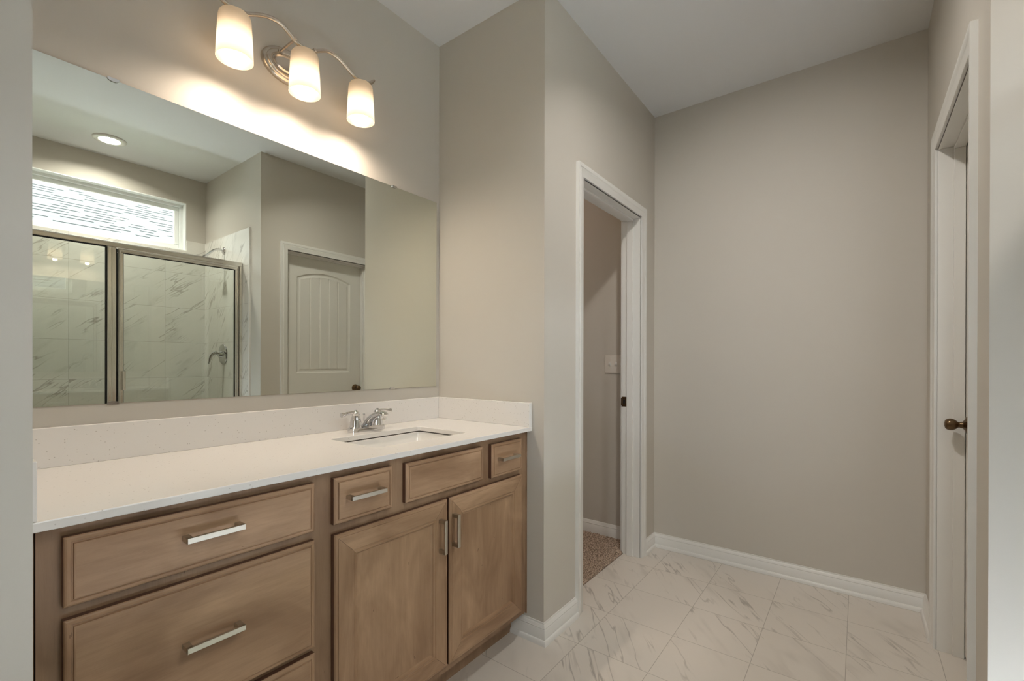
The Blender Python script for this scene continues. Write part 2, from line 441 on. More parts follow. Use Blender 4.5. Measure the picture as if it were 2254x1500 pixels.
# carpet: displaced pile
b = nb()
cx0, cx1, cy0, cy1 = XR+T+.1, XH, YD+.1075, 2.3
def pile(x0, x1, y0, y1, st):
    nx, ny = int((x1-x0)/st), int((y1-y0)/st)
    g = [[b.verts.new((x0+(x1-x0)*i/nx + random.uniform(-.3, .3)*st*(0 < i < nx), y0+(y1-y0)*j/ny + random.uniform(-.3, .3)*st*(0 < j < ny),
          .006 + (0 if j == 0 else random.random()**1.3*.011))) for j in range(ny+1)] for i in range(nx+1)]
    for i in range(nx):
        for j in range(ny): b.faces.new((g[i][j], g[i+1][j], g[i+1][j+1], g[i][j+1]))
pile(OX0-.05, XH, cy0, .45, .0048)
box(b, cx0, XH, cy0, 2.3, -.05, .004)
o = struct('floor_carpet', b, 'carpet', 'brown beige speckled carpet beyond the doorway threshold', 'carpet')

# shower tile (12 mm thick) on back and side wall, pan and curb
b = nb()
for x0, x1, z0, z1 in ((.1, WX0, 0, 2.203), (WX1, XS-.012, 0, 2.203), (WX0, WX1, 0, WZ0)): box(b, x0, x1, YB, YB+.012, z0, z1)
bmesh.ops.remove_doubles(b, verts=b.verts[:], dist=1e-5)
struct('wall_shower_tile_back', b, 'tile_back', 'marble look wall tile under the transom window, seen in the mirror', 'wall tile')
b = nb(); box(b, XS-.012, XS, YB, -2.095, 0, 2.203)
struct('wall_shower_tile_side', b, 'tile_side', 'marble look wall tile behind the shower valve', 'wall tile')
b = nb(); box(b, XS-.014, XS, -2.095, -2.083, 0, 2.206)
struct('trim_3', b, 'trim', 'narrow edge strip ending the shower side tile', 'tile trim', .002)
b = nb(); box(b, .1, XS-.014, YB+.012, -2.28, 0, .04); box(b, .1, XS-.014, -2.28, -2.16, 0, .11)
struct('trim_4', b, 'pan', 'white shower pan and curb below the glass', 'shower pan', .008)

# baseboards
BASE = [(0, 0), (.022, 0), (.0215, .010), (.0185, .018), (.0145, .0205), (.0125, .0205), (.0125, .060), (.0105, .063), (.0115, .067), (.0095, .070), (.0075, .078), (.0045, .0805), (.004, .087), (0, .087)]
def baseboard(name, path, label, prof=BASE):
    b = nb(); sweep_plan(b, path, prof); o = link(name, b, 'trim', smooth=True); tag(o, label, 'baseboard', kind='structure')
baseboard('baseboard_left', [(XR, -.463), (XR, YD), (1.884, YD)], 'white baseboard wrapping the wall corner beside the vanity')
baseboard('baseboard_far', [(2.736, YD), (XF, YD), (XF, YR), (2.6095, YR)], 'white baseboard along the end wall under the plain greige wall')
baseboard('baseboard_right', [(1.7695, YR), (XS, YR), (XS, -2.083)], 'short white baseboard at the shower wall corner')
baseboard('baseboard_entry', [(-.02, YR), (-1.5, YR), (-1.5, YPIER), (XL, YPIER), (XL, -.50)], 'white baseboard behind the camera')
HB = [(0, 0), (.012, 0), (.012, .066), (.010, .069), (.011, .074), (.008, .078), (.006, .089), (.003, .094), (0, .094)]
baseboard('baseboard_hall', [(XH, 2.3), (XH, YD+T)], 'white baseboard above the carpet through the doorway', HB)

# door casings / jambs
CAS = [(0, 0), (0, .009), (.002, .0105), (.028, .012), (.031, .0135), (.034, .012), (.038, .0145), (.042, .0165), (.046, .0155), (.050, .0172), (.057, .017), (.057, 0)]
def casing(name, x0, x1, zt, ywall, out, parent):
    b = nb(); prof = CAS; r = .006
    rings = []
    for (px, pz, sx, sz) in ((x0-r, 0, -1, 0), (x0-r, zt+r, -1, 1), (x1+r, zt+r, 1, 1), (x1+r, 0, 1, 0)):
        rings.append([b.verts.new((px+sx*a, ywall+out*d, pz+sz*a)) for a, d in prof])
    k = len(prof)
    for r0, r1 in zip(rings, rings[1:]):
        for j in range(k): b.faces.new((r0[j], r0[(j+1) % k], r1[(j+1) % k], r1[j]))
    b.faces.new(rings[0]); b.faces.new(rings[-1])
    return link(name, b, 'trim', parent, smooth=True)
def jamb(name, x0, x1, zt, y0, y1, s0, s1, parent):
    """lining of the opening with a stop between s0 and s1"""
    b = nb(); t = .0008
    for (a, c) in ((y0, y1),):
        box(b, x0-.0185, x0, a, c, 0, zt); box(b, x1, x1+.0185, a, c, 0, zt); box(b, x0-.0185, x1+.0185, a, c, zt, zt+.0185)
    box(b, x0, x0+.011, s0, s1, 0, zt-.011); box(b, x1-.011, x1, s0, s1, 0, zt-.011); box(b, x0, x1, s0, s1, zt-.011, zt)
    return link(name, b, 'trim', parent, bevel=.0015)
# doorway on the left: cased opening, its door swung away out of sight
d2 = thing('door_2', 'open white cased doorway leading to the carpet', 'doorway', (2.31, YD, 0), kind='structure')
casing('casing', OX0, OX1, OZ, YD, -1, d2)
casing('casing', OX0, OX1, OZ, YD+T, 1, d2)
jamb('jamb', OX0, OX1, OZ, YD, YD+T, -.580, -.542, d2)
b = nb()
box(b, OX1-.0016, OX1+.0005, -.538, -.508, .905, .965); box(b, OX1-.0042, OX1-.0005, -.514, -.5045, .911, .959)
sp_ = link('strike_plate', b, 'bronze', d2, bevel=.001); sp_['label'] = 'dark bronze strike plate'
b = nb(); box(b, OX1-.0021, OX1-.0012, -.529, -.518, .922, .948)
link('latch_hole', b, 'black', sp_)
for z in (.912, .958):
    b = nb(); lathe(b, [(0, -.0026), (.003, -.0024), (.0034, -.0016)], (OX1, -.523, z), 'X', 14); link('screw', b, 'bronze', sp_, smooth=True)

# closed door on the right
d1 = thing('door_1', 'closed white door with arched plank panel and bronze knob', 'door', (2.19, YR, 0), kind='structure')
casing('casing', RX0, RX1, OZ, YR, 1, d1)
jamb('jamb', RX0, RX1, OZ, YR-T, YR, -2.0, -1.966, d1)
DY = -2.0025
def door_slab(parent):
    x0, x1, z0, z1 = RX0+.003, RX1-.003, .014, OZ-.003
    b = nb(); th = .035
    px0, px1 = x0+.112, x1-.112
    def outline(ins, arch, zb, zt, n=18):
        """panel outline, inset by ins; arch = rise at the centre"""
        a0, a1 = px0+ins, px1-ins
        pts = [(a0, zb+ins), (a1, zb+ins)]
        xm, hw = (px0+px1)/2, (px1-px0)/2
        for i in range(n+1):
            x = a1+(a0-a1)*i/n
            pts.append((x, zt-ins + (arch*(1-((x-xm)/hw)**2) if arch else 0)))
        return pts
    panels = [(.055, 1.075, 1.865), (0, .20, .90)]
    prof = [(0, 0), (.006, .005), (.012, .0085), (.022, .0085), (.034, .004)]
    loops = []
    front = [b.verts.new(p) for p in ((x0, DY, z0), (x1, DY, z0), (x1, DY, z1), (x0, DY, z1))]
    edges = [b.edges.new((front[i], front[(i+1) % 4])) for i in range(4)]
    for arch, zb, zt in panels:
        prev = None
        for ins, dep in prof:
            L = [b.verts.new((x, DY-dep, z)) for x, z in outline(ins, arch, zb, zt)]
            n = len(L)
            if prev is None: edges += [b.edges.new((L[i], L[(i+1) % n])) for i in range(n)]
            else:
                for i in range(n): b.faces.new((prev[i], prev[(i+1) % n], L[(i+1) % n], L[i]))
            prev = L
        # planked field with V grooves
        ins, dep = prof[-1]; a0, a1 = px0+ins, px1-ins; xm, hw = (px0+px1)/2, (px1-px0)/2
        xs = [(a0, 0)]
        np_ = 5
        for k in range(1, np_):
            xg = a0+(a1-a0)*k/np_; xs += [(xg-.0065, 0), (xg-.002, .0055), (xg+.002, .0055), (xg+.0065, 0)]
        xs.append((a1, 0))
        top = lambda x: zt-ins + (arch*(1-((x-xm)/hw)**2) if arch else 0)
        for (xa, da), (xb, db) in zip(xs, xs[1:]):
            m_ = 5
            for q in range(m_):
                u0, u1 = xa+(xb-xa)*q/m_, xa+(xb-xa)*(q+1)/m_
                e0, e1 = da+(db-da)*q/m_, da+(db-da)*(q+1)/m_
                b.faces.new([b.verts.new(p) for p in ((u0, DY-dep-e0, zb+ins), (u1, DY-dep-e1, zb+ins), (u1, DY-dep-e1, top(u1)), (u0, DY-dep-e0, top(u0)))])
    bmesh.ops.triangle_fill(b, edges=edges, use_beauty=True)
    back = [b.verts.new((v.co.x, DY-th, v.co.z)) for v in front]
    b.faces.new(back)
    for i in range(4): b.faces.new((front[i], front[(i+1) % 4], back[(i+1) % 4], back[i]))
    bmesh.ops.remove_doubles(b, verts=b.verts[:], dist=1e-5)
    return link('door_panel', b, 'door', parent)
door_slab(d1)
KX, KZ = RX1-.060, .932
b = nb(); lathe(b, [(0, 0), (.033, 0), (.033, .004), (.030, .007), (.020, .011), (.013, .016), (.0115, .024)], (KX, DY, KZ), 'Y', 40)
ro = link('rosette', b, 'bronze', d1, smooth=True); ro['label'] = 'round bronze rosette'
b = nb(); lathe(b, [(.0115, .020), (.0105, .026), (.012, .030), (.018, .036), (.0225, .044), (.0235, .052), (.0215, .060), (.016, .0655), (.008, .0682), (0, .069)], (KX, DY, KZ), 'Y', 40)
kn = link('knob', b, 'bronze', d1, smooth=True); kn['label'] = 'egg shaped bronze knob'

# transom window over the shower
w1 = thing('window_1', 'wide transom window over the shower with white vinyl frame, seen in the mirror', 'window', ((WX0+WX1)/2, YB-.1, WZ0), kind='structure')
def frame_ring(bm, x0, x1, z0, z1, wd, y0, y1):
    box(bm, x0, x1, y0, y1, z0, z0+wd); box(bm, x0, x1, y0, y1, z1-wd, z1)
    box(bm, x0, x0+wd, y0, y1, z0+wd, z1-wd); box(bm, x1-wd, x1, y0, y1, z0+wd, z1-wd)
b = nb(); frame_ring(b, WX0+.0005, WX1-.0005, WZ0+.0005, WZ1-.0005, .006, YB-.062, YB+.001); link('bright_liner', b, 'vinyl', w1)  # white liner added so the wall returns look brightly daylit
b = nb(); frame_ring(b, WX0+.001, WX1-.001, WZ0+.001, WZ1-.001, .026, YB-.139, YB-.0625); link('window_frame', b, 'vinyl', w1, bevel=.003)
b = nb(); frame_ring(b, WX0+.027, WX1-.027, WZ0+.027, WZ1-.027, .034, YB-.125, YB-.085); link('sash', b, 'vinyl', w1, bevel=.005)
b = nb(); box(b, WX0+.055, WX1-.055, YB-.108, YB-.102, WZ0+.055, WZ1-.055); link('pane', b, 'pane', w1)
portal('window_portal', ((WX0+WX1)/2, YB-.15, (WZ0+WZ1)/2), (math.radians(90), 0, 0), WX1-WX0-.1, WZ1-WZ0-.1)
# unseen window added in the end wall to let in fill daylight
w2 = thing('window_fill', 'unseen window added in the end wall for fill daylight', 'window', (-1.56, (LY0+LY1)/2, LZ0), kind='structure')
b = nb()
box(b, -1.61, -1.53, LY0+.001, LY1-.001, LZ0+.001, LZ0+.04); box(b, -1.61, -1.53, LY0+.001, LY1-.001, LZ1-.04, LZ1-.001)
box(b, -1.61, -1.53, LY0+.001, LY0+.04, LZ0+.04, LZ1-.04); box(b, -1.61, -1.53, LY1-.04, LY1-.001, LZ0+.04, LZ1-.04)
link('window_frame', b, 'vinyl', w2, bevel=.003)
b = nb(); box(b, -1.575, -1.569, LY0+.035, LY1-.035, LZ0+.035, LZ1-.035); link('pane', b, 'pane', w2)
portal('window_portal', (-1.63, (LY0+LY1)/2, (LZ0+LZ1)/2), (math.radians(90), 0, math.radians(-90)), LY1-LY0-.08, LZ1-LZ0-.08)

# outside: ground and the neighbouring roof
b = nb(); box(b, -14, 14, -20, -3.4, -.6, -.5)
g = link('ground', b, 'grass'); tag(g, 'grassy ground outside the bathroom', 'ground', kind='structure')
M['concrete'] = simple('bounce_concrete', (.30, .28, .25), .9)  # unseen ground, added to keep the end window's bounce light neutral
b = nb(); box(b, -14, -1.9, -3.4, 8, -.6, -.5)
g = link('ground', b, 'concrete'); tag(g, 'unseen paving added outside the end wall for neutral bounce light', 'ground', kind='structure')
nh = thing('neighbor_house', 'neighbouring house with sunlit grey shingle roof beyond the transom window', 'house', (0, -7, -.5))
L_, sl = 7.5, math.radians(30)
b = nb(); box(b, -7, 8, 0, L_, -.12, 0)
ro = link('roof', b, 'shingle'); ro.parent = nh
ro.location = (0, 0, 3.05); ro.rotation_euler = (PI-sl, 0, 0)
ro.rotation_euler = (0, 0, 0)
ro.matrix_local = Matrix.Translation((0, 0, 3.0)) @ Matrix.Rotation(PI, 4, 'Z') @ Matrix.Rotation(sl, 4, 'X')
b = nb(); box(b, -6.5, 7.5, -13.2, -7.5, -.5, 2.55); link('wall', b, 'siding', nh)

# ================================================================ VANITY
va = thing('vanity_cabinet', 'long brown stained maple vanity cabinet under the white countertop', 'cabinet', (.865, -.28, 0))
FY = -.535         # face frame front
DYF = -.555        # door and drawer front faces
CT, CB = .900, .882
b = nb()
# carcass + face frame (openings are behind the fronts)
for x0, x1 in ((XL+.001, XL+.019), (XR-.019, XR-.001), (.658, .676)): box(b, x0, x1, FY+.019, -.022, .10, CB-.0005)
box(b, XL+.019, XR-.019, FY+.019, -.022, .10, .118); box(b, XL+.001, XR-.001, -.022, -.004, .10, CB-.0005)
link('carcass', b, 'wood_frame', va)
b = nb()
xs0, xs1 = .136, 1.608
def rail(x0, x1, z0, z1): box(b, x0, x1, FY, FY+.0188, z0, z1)
rail(xs0, .178, .105, CB-.001); rail(.630, .705, .105, CB-.001); rail(1.548, xs1, .105, CB-.001); rail(.878, .95, .742, .852); rail(1.297, 1.368, .742, .852)
for x0, x1 in ((.178, .630), (.705, 1.548)):
    rail(x0, x1, .852, CB-.001); rail(x0, x1, .105, .145)
rail(.178, .630, .698, .742); rail(.705, 1.548, .698, .742); rail(.178, .630, .415, .45)
link('face_frame', b, 'wood_frame', va)
for fx0, fx1, fd in ((XL+.0015, xs0-.0015, .002), (xs1+.0015, XR-.001, -.004)):
    b = nb(); box(b, fx0, fx1, FY+fd, FY+.0188, .10, CB-.001); link('filler_strip', b, 'wood_frame', va, bevel=.001)
b = nb(); box(b, XL+.001, XR-.001, -.462, -.447, 0, .099); link('toe_kick', b, 'wood_frame', va)

def panel_front(name, x0, x1, z0, z1, rings, parent, th=.0195, mitre=None, ymats=('wood_h', 'wood_v'), center='wood_h'):
    """nested rectangular rings (inset, depth behind the front plane)"""
    b = nb(); mats = [ymats[0], ymats[1], center, 'wood_edge', 'darkwood']
    def rect(i, d): return [b.verts.new(p) for p in ((x0+i, DYF+d, z0+i), (x1-i, DYF+d, z0+i), (x1-i, DYF+d, z1-i), (x0+i, DYF+d, z1-i))]
    back = rect(0, th); b.faces.new(back).material_index = 3
    prev = back
    for k, (i, d) in enumerate(rings):
        cur = rect(i, d)
        for j in range(4):
            f = b.faces.new((prev[j], prev[(j+1) % 4], cur[(j+1) % 4], cur[j]))
            f.material_index = 3 if k == 0 else (0 if j in (0, 2) else 1)
        prev = cur
    b.faces.new(prev).material_index = 2
    if mitre:
        i0, i1 = mitre; t = .0005
        for sx, sz in ((0, 0), (1, 0), (1, 1), (0, 1)):
            X = lambda q: x1-q if sx else x0+q
            Z = lambda q: z1-q if sz else z0+q
            y = DYF-.00012
            v = [b.verts.new(p) for p in ((X(i0+t), y, Z(i0)), (X(i1+t), y, Z(i1)), (X(i1), y, Z(i1+t)), (X(i0), y, Z(i0+t)))]
            b.faces.new(v).material_index = 4
    o = link(name, b, mats, parent)
    return o
DR = [(0, .006), (.0015, .004), (.004, .0025), (.009, .0018), (.0105, .0038), (.0125, .0038), (.0135, .0002), (.016, 0)]
DO = [(0, .006), (.0015, .0035), (.004, .0012), (.009, .0006), (.0102, .0018), (.0112, .0002), (.0125, 0), (.055, 0), (.0565, .0022), (.0605, .0026), (.0622, .0012), (.0665, .0014), (.0685, .0050), (.0725, .0075), (.075, .0078)]
GROOVES = ((.0112, .054))
def pull(parent, xc, zc, vertical=False, L=.112):
    y0 = DYF; yb = y0-.030
    pts = []
    b = nb(); h = .0058
    if not vertical:
        box(b, xc-L/2, xc+L/2, yb, yb+.0075, zc-h, zc+h)
        for s in (-1, 1):
            xa = xc+s*(L/2-.006); box(b, xa-.006, xa+.006, yb+.003, y0+.0015, zc-h, zc+h)
    else:
        box(b, xc-h, xc+h, yb, yb+.0075, zc-L/2, zc+L/2)
        for s in (-1, 1):
            za = zc+s*(L/2-.006); box(b, xc-h, xc+h, yb+.003, y0+.0015, za-.006, za+.006)
    return link('pull_handle', b, 'pull', parent, bevel=.0008)
dr1 = panel_front('drawer_front', .169, .640, .735, .860, DR, va)
pull(dr1, .403, .806)
dr2 = panel_front('drawer_front', .169, .641, .436, .712, DR, va)
pull(dr2, .403, .582)
dr3 = panel_front('drawer_front', .169, .641, .137, .421, DR, va)
pull(dr3, .403, .282)
dr4 = panel_front('drawer_front', .695, .888, .735, .860, DR, va)
pull(dr4, .787, .803, L=.115)
panel_front('false_drawer_front', .940, 1.306, .735, .858, DR, va)
dr5 = panel_front('drawer_front', 1.359, 1.556, .728, .858, DR, va)
pull(dr5, 1.448, .798, L=.135 if False else .115)
dl = panel_front('cabinet_door', .696, 1.1205, .135, .707, DO, va, mitre=GROOVES, center='wood_v')
pull(dl, 1.0835, .592, True)
dr_ = panel_front('cabinet_door', 1.1300, 1.557, .135, .707, DO, va, mitre=GROOVES, center='wood_v')
pull(dr_, 1.1400+.006, .596, True)

# ---- countertop with sink cut-out
SX0, SX1, SY0, SY1 = .911, 1.326, -.452, -.178
FR = -.5665
ct = thing('countertop', 'white speckled quartz countertop with backsplash on the vanity', 'countertop', (.865, -.28, CB))
b = nb()
rc = .014
def rrect(x0, x1, y0, y1, r, n=5):
    pts = []
    for cx_, cy_, a0 in ((x1-r, y1-r, 0), (x0+r, y1-r, 90), (x0+r, y0+r, 180), (x1-r, y0+r, 270)):
        for k in range(n+1):
            a = math.radians(a0+90*k/n); pts.append((cx_+r*math.cos(a), cy_+r*math.sin(a)))
    return pts
outer = [(XL+.0008, FR+.002), (XR-.0008, FR+.002), (XR-.0008, -.0008), (XL+.0008, -.0008)]
inner = rrect(SX0, SX1, SY0, SY1, rc)
def slab(b, outer, inner, z0, z1):
    def lp(pts, z): return [b.verts.new((x, y, z)) for x, y in pts]
    for z in (z0, z1):
        o_, i_ = lp(outer, z), lp(inner, z)
        es = [b.edges.new((l[k], l[(k+1) % len(l)])) for l in (o_, i_) for k in range(len(l))]
        bmesh.ops.triangle_fill(b, edges=es, use_beauty=True)
        if z == z0: lo = (o_, i_)
    for l0, l1 in zip(lo, (o_, i_)):
        for k in range(len(l0)): b.faces.new((l0[k], l0[(k+1) % len(l0)], l1[(k+1) % len(l0)], l1[k]))
slab(b, outer, inner, CB, CT)
link('counter_slab', b, 'quartz', ct, bevel=.0022)
b = nb(); box(b, XL+.0205, XR-.0205, -.0205, -.0012, CT, CT+.1025); link('backsplash', b, 'quartz', ct, bevel=.0015)
b = nb(); box(b, XR-.0202, XR-.0008, FR+.004, -.0012, CT, CT+.1025); link('side_splash', b, 'quartz', ct, bevel=.0015)
b = nb(); box(b, XL+.0008, XL+.0202, FR+.004, -.0012, CT, CT+.1025); link('side_splash', b, 'quartz', ct, bevel=.0015)

# ---- undermount sink
sk = thing('sink', 'white rectangular undermount sink set in the countertop', 'sink', ((SX0+SX1)/2, (SY0+SY1)/2, .75))
b = nb()
levels = [(-.004, CB-.0045), (-.0045, CB-.010), (.004, CB-.030), (.016, CB-.09), (.028, CB-.118), (.055, CB-.130)]
prev = None
o1 = [b.verts.new((x, y, CB-.0045)) for x, y in rrect(SX0-.02, SX1+.02, SY0-.02, SY1+.02, .03)]
o0 = [b.verts.new((x, y, CB-.0175)) for x, y in rrect(SX0-.02, SX1+.02, SY0-.02, SY1+.02, .03)]
n = len(o1)
for k in range(n): b.faces.new((o0[k], o0[(k+1) % n], o1[(k+1) % n], o1[k]))
prev = o1
for ins, z in levels:
    cur = [b.verts.new((x, y, z)) for x, y in rrect(SX0+ins, SX1-ins, SY0+ins, SY1-ins, .016+max(ins, 0)*.5)]
    for k in range(n): b.faces.new((prev[k], prev[(k+1) % n], cur[(k+1) % n], cur[k]))
    prev = cur
cxs, cys = (SX0+SX1)/2, (SY0+SY1)/2
cv = b.verts.new((cxs, cys, CB-.136))
for k in range(n): b.faces.new((prev[k], prev[(k+1) % n], cv))
# outer body
prev = o0
for ins, z in ((-.012, CB-.03), (.004, CB-.1), (.03, CB-.148)):
    cur = [b.verts.new((x, y, z)) for x, y in rrect(SX0+ins, SX1-ins, SY0+ins, SY1-ins, .03)]
    for k in range(n): b.faces.new((prev[k], prev[(k+1) % n], cur[(k+1) % n], cur[k]))
    prev = cur
b.faces.new(prev)
link('basin', b, 'porcelain', sk, smooth=True)
b = nb(); lathe(b, [(.024, -.0005), (.024, .002), (.019, .003), (.017, .0015), (0, .001)], (cxs, cys, CB-.134), 'Z', 30); link('drain', b, 'chrome', sk, smooth=True)

# ---- faucet, 4 inch centerset
FXc, FYc = 1.121, -.100
fa = thing('faucet', 'chrome two-lever centerset faucet behind the sink', 'faucet', (FXc, FYc, CT))
b = nb()
def ext_poly(b, pts0, pts1, z0, z1):
    a = [b.verts.new((x, y, z0)) for x, y in pts0]; c = [b.verts.new((x, y, z1)) for x, y in pts1]; n = len(a)
    for k in range(n): b.faces.new((a[k], a[(k+1) % n], c[(k+1) % n], c[k]))
    return a, c
r0 = rrect(FXc-.082, FXc+.082, FYc-.027, FYc+.027, .026, 8)
r1 = rrect(FXc-.0815, FXc+.0815, FYc-.0265, FYc+.0265, .026, 8)
r2 = rrect(FXc-.077, FXc+.077, FYc-.022, FYc+.022, .0215, 8)
a, c = ext_poly(b, r0, r1, CT+.0003, CT+.015)
d = [b.verts.new((x, y, CT+.0195)) for x, y in r2]
for k in range(len(c)): b.faces.new((c[k], c[(k+1) % len(c)], d[(k+1) % len(c)], d[k]))
b.faces.new(d); b.faces.new(a)
link('base', b, 'chrome', fa, smooth=True)
for s in (-1, 1):
    hx = FXc+s*.051
    b = nb(); lathe(b, [(.0235, .015), (.0232, .021), (.0222, .024), (.0215, .036), (.0185, .052), (.0140, .063), (.0125, .068)], (hx, FYc, CT), 'Z', 32)
    hb = link('handle_body', b, 'chrome', fa, smooth=True)
    b = nb(); lathe(b, [(.0128, .062), (.0150, .066), (.0155, .072), (.0120, .077), (.0075, .0795), (.0070, .0825), (.0035, .085), (0, .0855)], (hx, FYc, CT), 'Z', 32)
    link('handle_cap', b, 'chrome', hb, smooth=True)
    b = nb()
    pts = smooth_path([(hx, FYc, CT+.0715), (hx+s*.018, FYc-.001, CT+.076), (hx+s*.036, FYc-.002, CT+.0755), (hx+s*.054, FYc-.003, CT+.071), (hx+s*.067, FYc-.004, CT+.0705)], 5)
    n = len(pts); tube(b, pts, [.0085-.0045*math.sin(PI*min(i/(n-1)*1.15, 1))*.8+.001*(i/(n-1)) if i < n-1 else .003 for i in range(n)], 14, flat=1.0)
    link('lever', b, 'chrome', hb, smooth=True)
b = nb()
pts = smooth_path([(FXc, FYc+.002, CT+.0165), (FXc, FYc-.006, CT+.031), (FXc, FYc-.030, CT+.053), (FXc, FYc-.062, CT+.067), (FXc, FYc-.095, CT+.0735), (FXc, FYc-.112, CT+.071), (FXc, FYc-.119, CT+.066)], 6)
n = len(pts); tube(b, pts, [(.022-.0065*min(1, i/(n*.5))) if i < n-4 else .0155-.0025*(i-n+4) for i in range(n)], 22, flat=.62)
spt = link('spout', b, 'chrome', fa, smooth=True)
b = nb(); lathe(b, [(0, -.016), (.008, -.016), (.0085, -.018), (.0115, -.018), (.0122, -.014), (.0122, .002)], (FXc, FYc-.104, CT+.068), 'Z', 28)
link('aerator', b, 'chrome', spt, smooth=True)
b = nb(); lathe(b, [(.0022, .012), (.0022, .060), (.0045, .061), (.005, .064), (.004, .067), (0, .068)], (FXc, FYc+.019, CT), 'Z', 16)
link('lift_rod', b, 'chrome', fa, smooth=True)

# ================================================================ MIRROR
MX0, MX1, MZ0, MZ1 = XL+.006, 1.5905, 1.056, 1.9595
mi = thing('vanity_mirror', 'large frameless mirror clipped to the wall above the backsplash', 'mirror', ((MX0+MX1)/2, -.001, MZ0))
b = nb()
yb_, yt_ = -.0062, -.0085     # leans very slightly forward
vf = [b.verts.new(p) for p in ((MX0, yb_, MZ0), (MX1, yb_, MZ0), (MX1, yt_, MZ1), (MX0, yt_, MZ1))]
vb = [b.verts.new((v.co.x, v.co.y+.005, v.co.z)) for v in vf]
b.faces.new(vf).material_index = 0
b.faces.new(vb[::-1]).material_index = 1
for i in range(4): b.faces.new((vf[i], vf[(i+1) % 4], vb[(i+1) % 4], vb[i])).material_index = 1
M['mirror_edge'] = simple('dark_green_glass_edge', (.10, .11, .09), .2)
link('mirror_glass', b, ['mirror', 'mirror_edge'], mi)
for x, top in ((.353, 1), (1.331, 1), (.353, 0), (1.323, 0)):
    b = nb()
    z = MZ1 if top else MZ0; s = 1 if top else -1; yf_ = (yt_ if top else yb_)
    # small L clip with a rounded tongue over the glass
    pts = [(x-.013, z+s*.004), (x+.013, z+s*.004), (x+.013, z-s*.001)]
    for k in range(7):
        a = PI*k/6; pts.append((x+.012*math.cos(a), z-s*(.0015+.005*math.sin(a))))
    pts.append((x-.013, z-s*.001))
    f0 = [b.verts.new((px, yf_-.0028, pz)) for px, pz in pts]; f1 = [b.verts.new((px, yf_-.0004, pz)) for px, pz in pts]
    b.faces.new(f0); b.faces.new(f1); n = len(pts)
    for k in range(n): b.faces.new((f0[k], f0[(k+1) % n], f1[(k+1) % n], f1[k]))
    box(b, x-.013, x+.013, yf_-.0004, -.0005, min(z+s*.0006, z+s*.004), max(z+s*.0006, z+s*.004))
    link('mirror_clip', b, 'chrome', mi)

# ================================================================ VANITY LIGHT
LX, LY, LZ = .8480, -.124, 2.268
vl = thing('vanity_light', 'brushed nickel three-light wall fixture with a wavy arm above the mirror', 'wall light', (LX, 0, 2.25))
b = nb()
def oval(b, prof, cx_, cz_, rx, rz, seg=64):
    rings = []
    for k, y in prof:
        if k <= 0: rings.append([b.verts.new((cx_, y, cz_))]); continue
        rings.append([b.verts.new((cx_+(rx-k0)*math.cos(2*PI*i/seg), y, cz_+(rz-k0)*math.sin(2*PI*i/seg))) for k0 in ((1-k)*rz,) for i in range(seg)])
    for a, c in zip(rings, rings[1:]):
        for i in range(seg):
            j = (i+1) % seg
            if len(c) == 1: b.faces.new((a[i], a[j], c[0]))
            else: b.faces.new((a[i], a[j], c[j], c[i]))
oval(b, [(1, -.0005), (1, -.006), (.97, -.011), (.90, -.015), (.80, -.017), (.77, -.0205), (.72, -.0225), (.55, -.023), (.50, -.0215), (.46, -.0235), (.42, -.0255), (.38, -.0235), (.35, -.0215), (0, -.0215)], LX, 2.247, .094, .063)
link('backplate', b, 'nickel', vl, smooth=True)
for s in (-1, 1):
    b = nb(); lathe(b, [(.0042, -.020), (.0042, LY+.004)], (LX+s*.036, 0, 2.280), 'Y', 18)
    lathe(b, [(0, LY-.009), (.0055, LY-.008), (.0078, LY-.003), (.0078, LY+.004), (.005, LY+.008), (.0042, LY+.009)], (LX+s*.036, 0, 2.280), 'Y', 18)
    lathe(b, [(.0042, -.028), (.007, -.027), (.0085, -.0215)], (LX+s*.036, 0, 2.280), 'Y', 18)
    link('stud', b, 'nickel', vl, smooth=True)
SP = .2268
half = [(0, .000), (.028, .005), (.055, .022), (.088, .038), (.125, .036), (.160, .022), (.190, .006), (.212, -.002), (SP, -.003), (.250, .001), (.270, .010), (.287, .027), (.291, .034)]
pts = [(LX-x, LY, LZ+z) for x, z in half[::-1]] + [(LX+x, LY, LZ+z) for x, z in half[1:]]
pts = smooth_path(pts, 6); n = len(pts)
b = nb(); tube(b, pts, [.0066 if 10 < i < n-11 else .0066*max(.22, (min(i, n-1-i)/10.)**.6) for i in range(n)], 14, flat=1.0)
link('arm', b, 'nickel', vl, smooth=True)
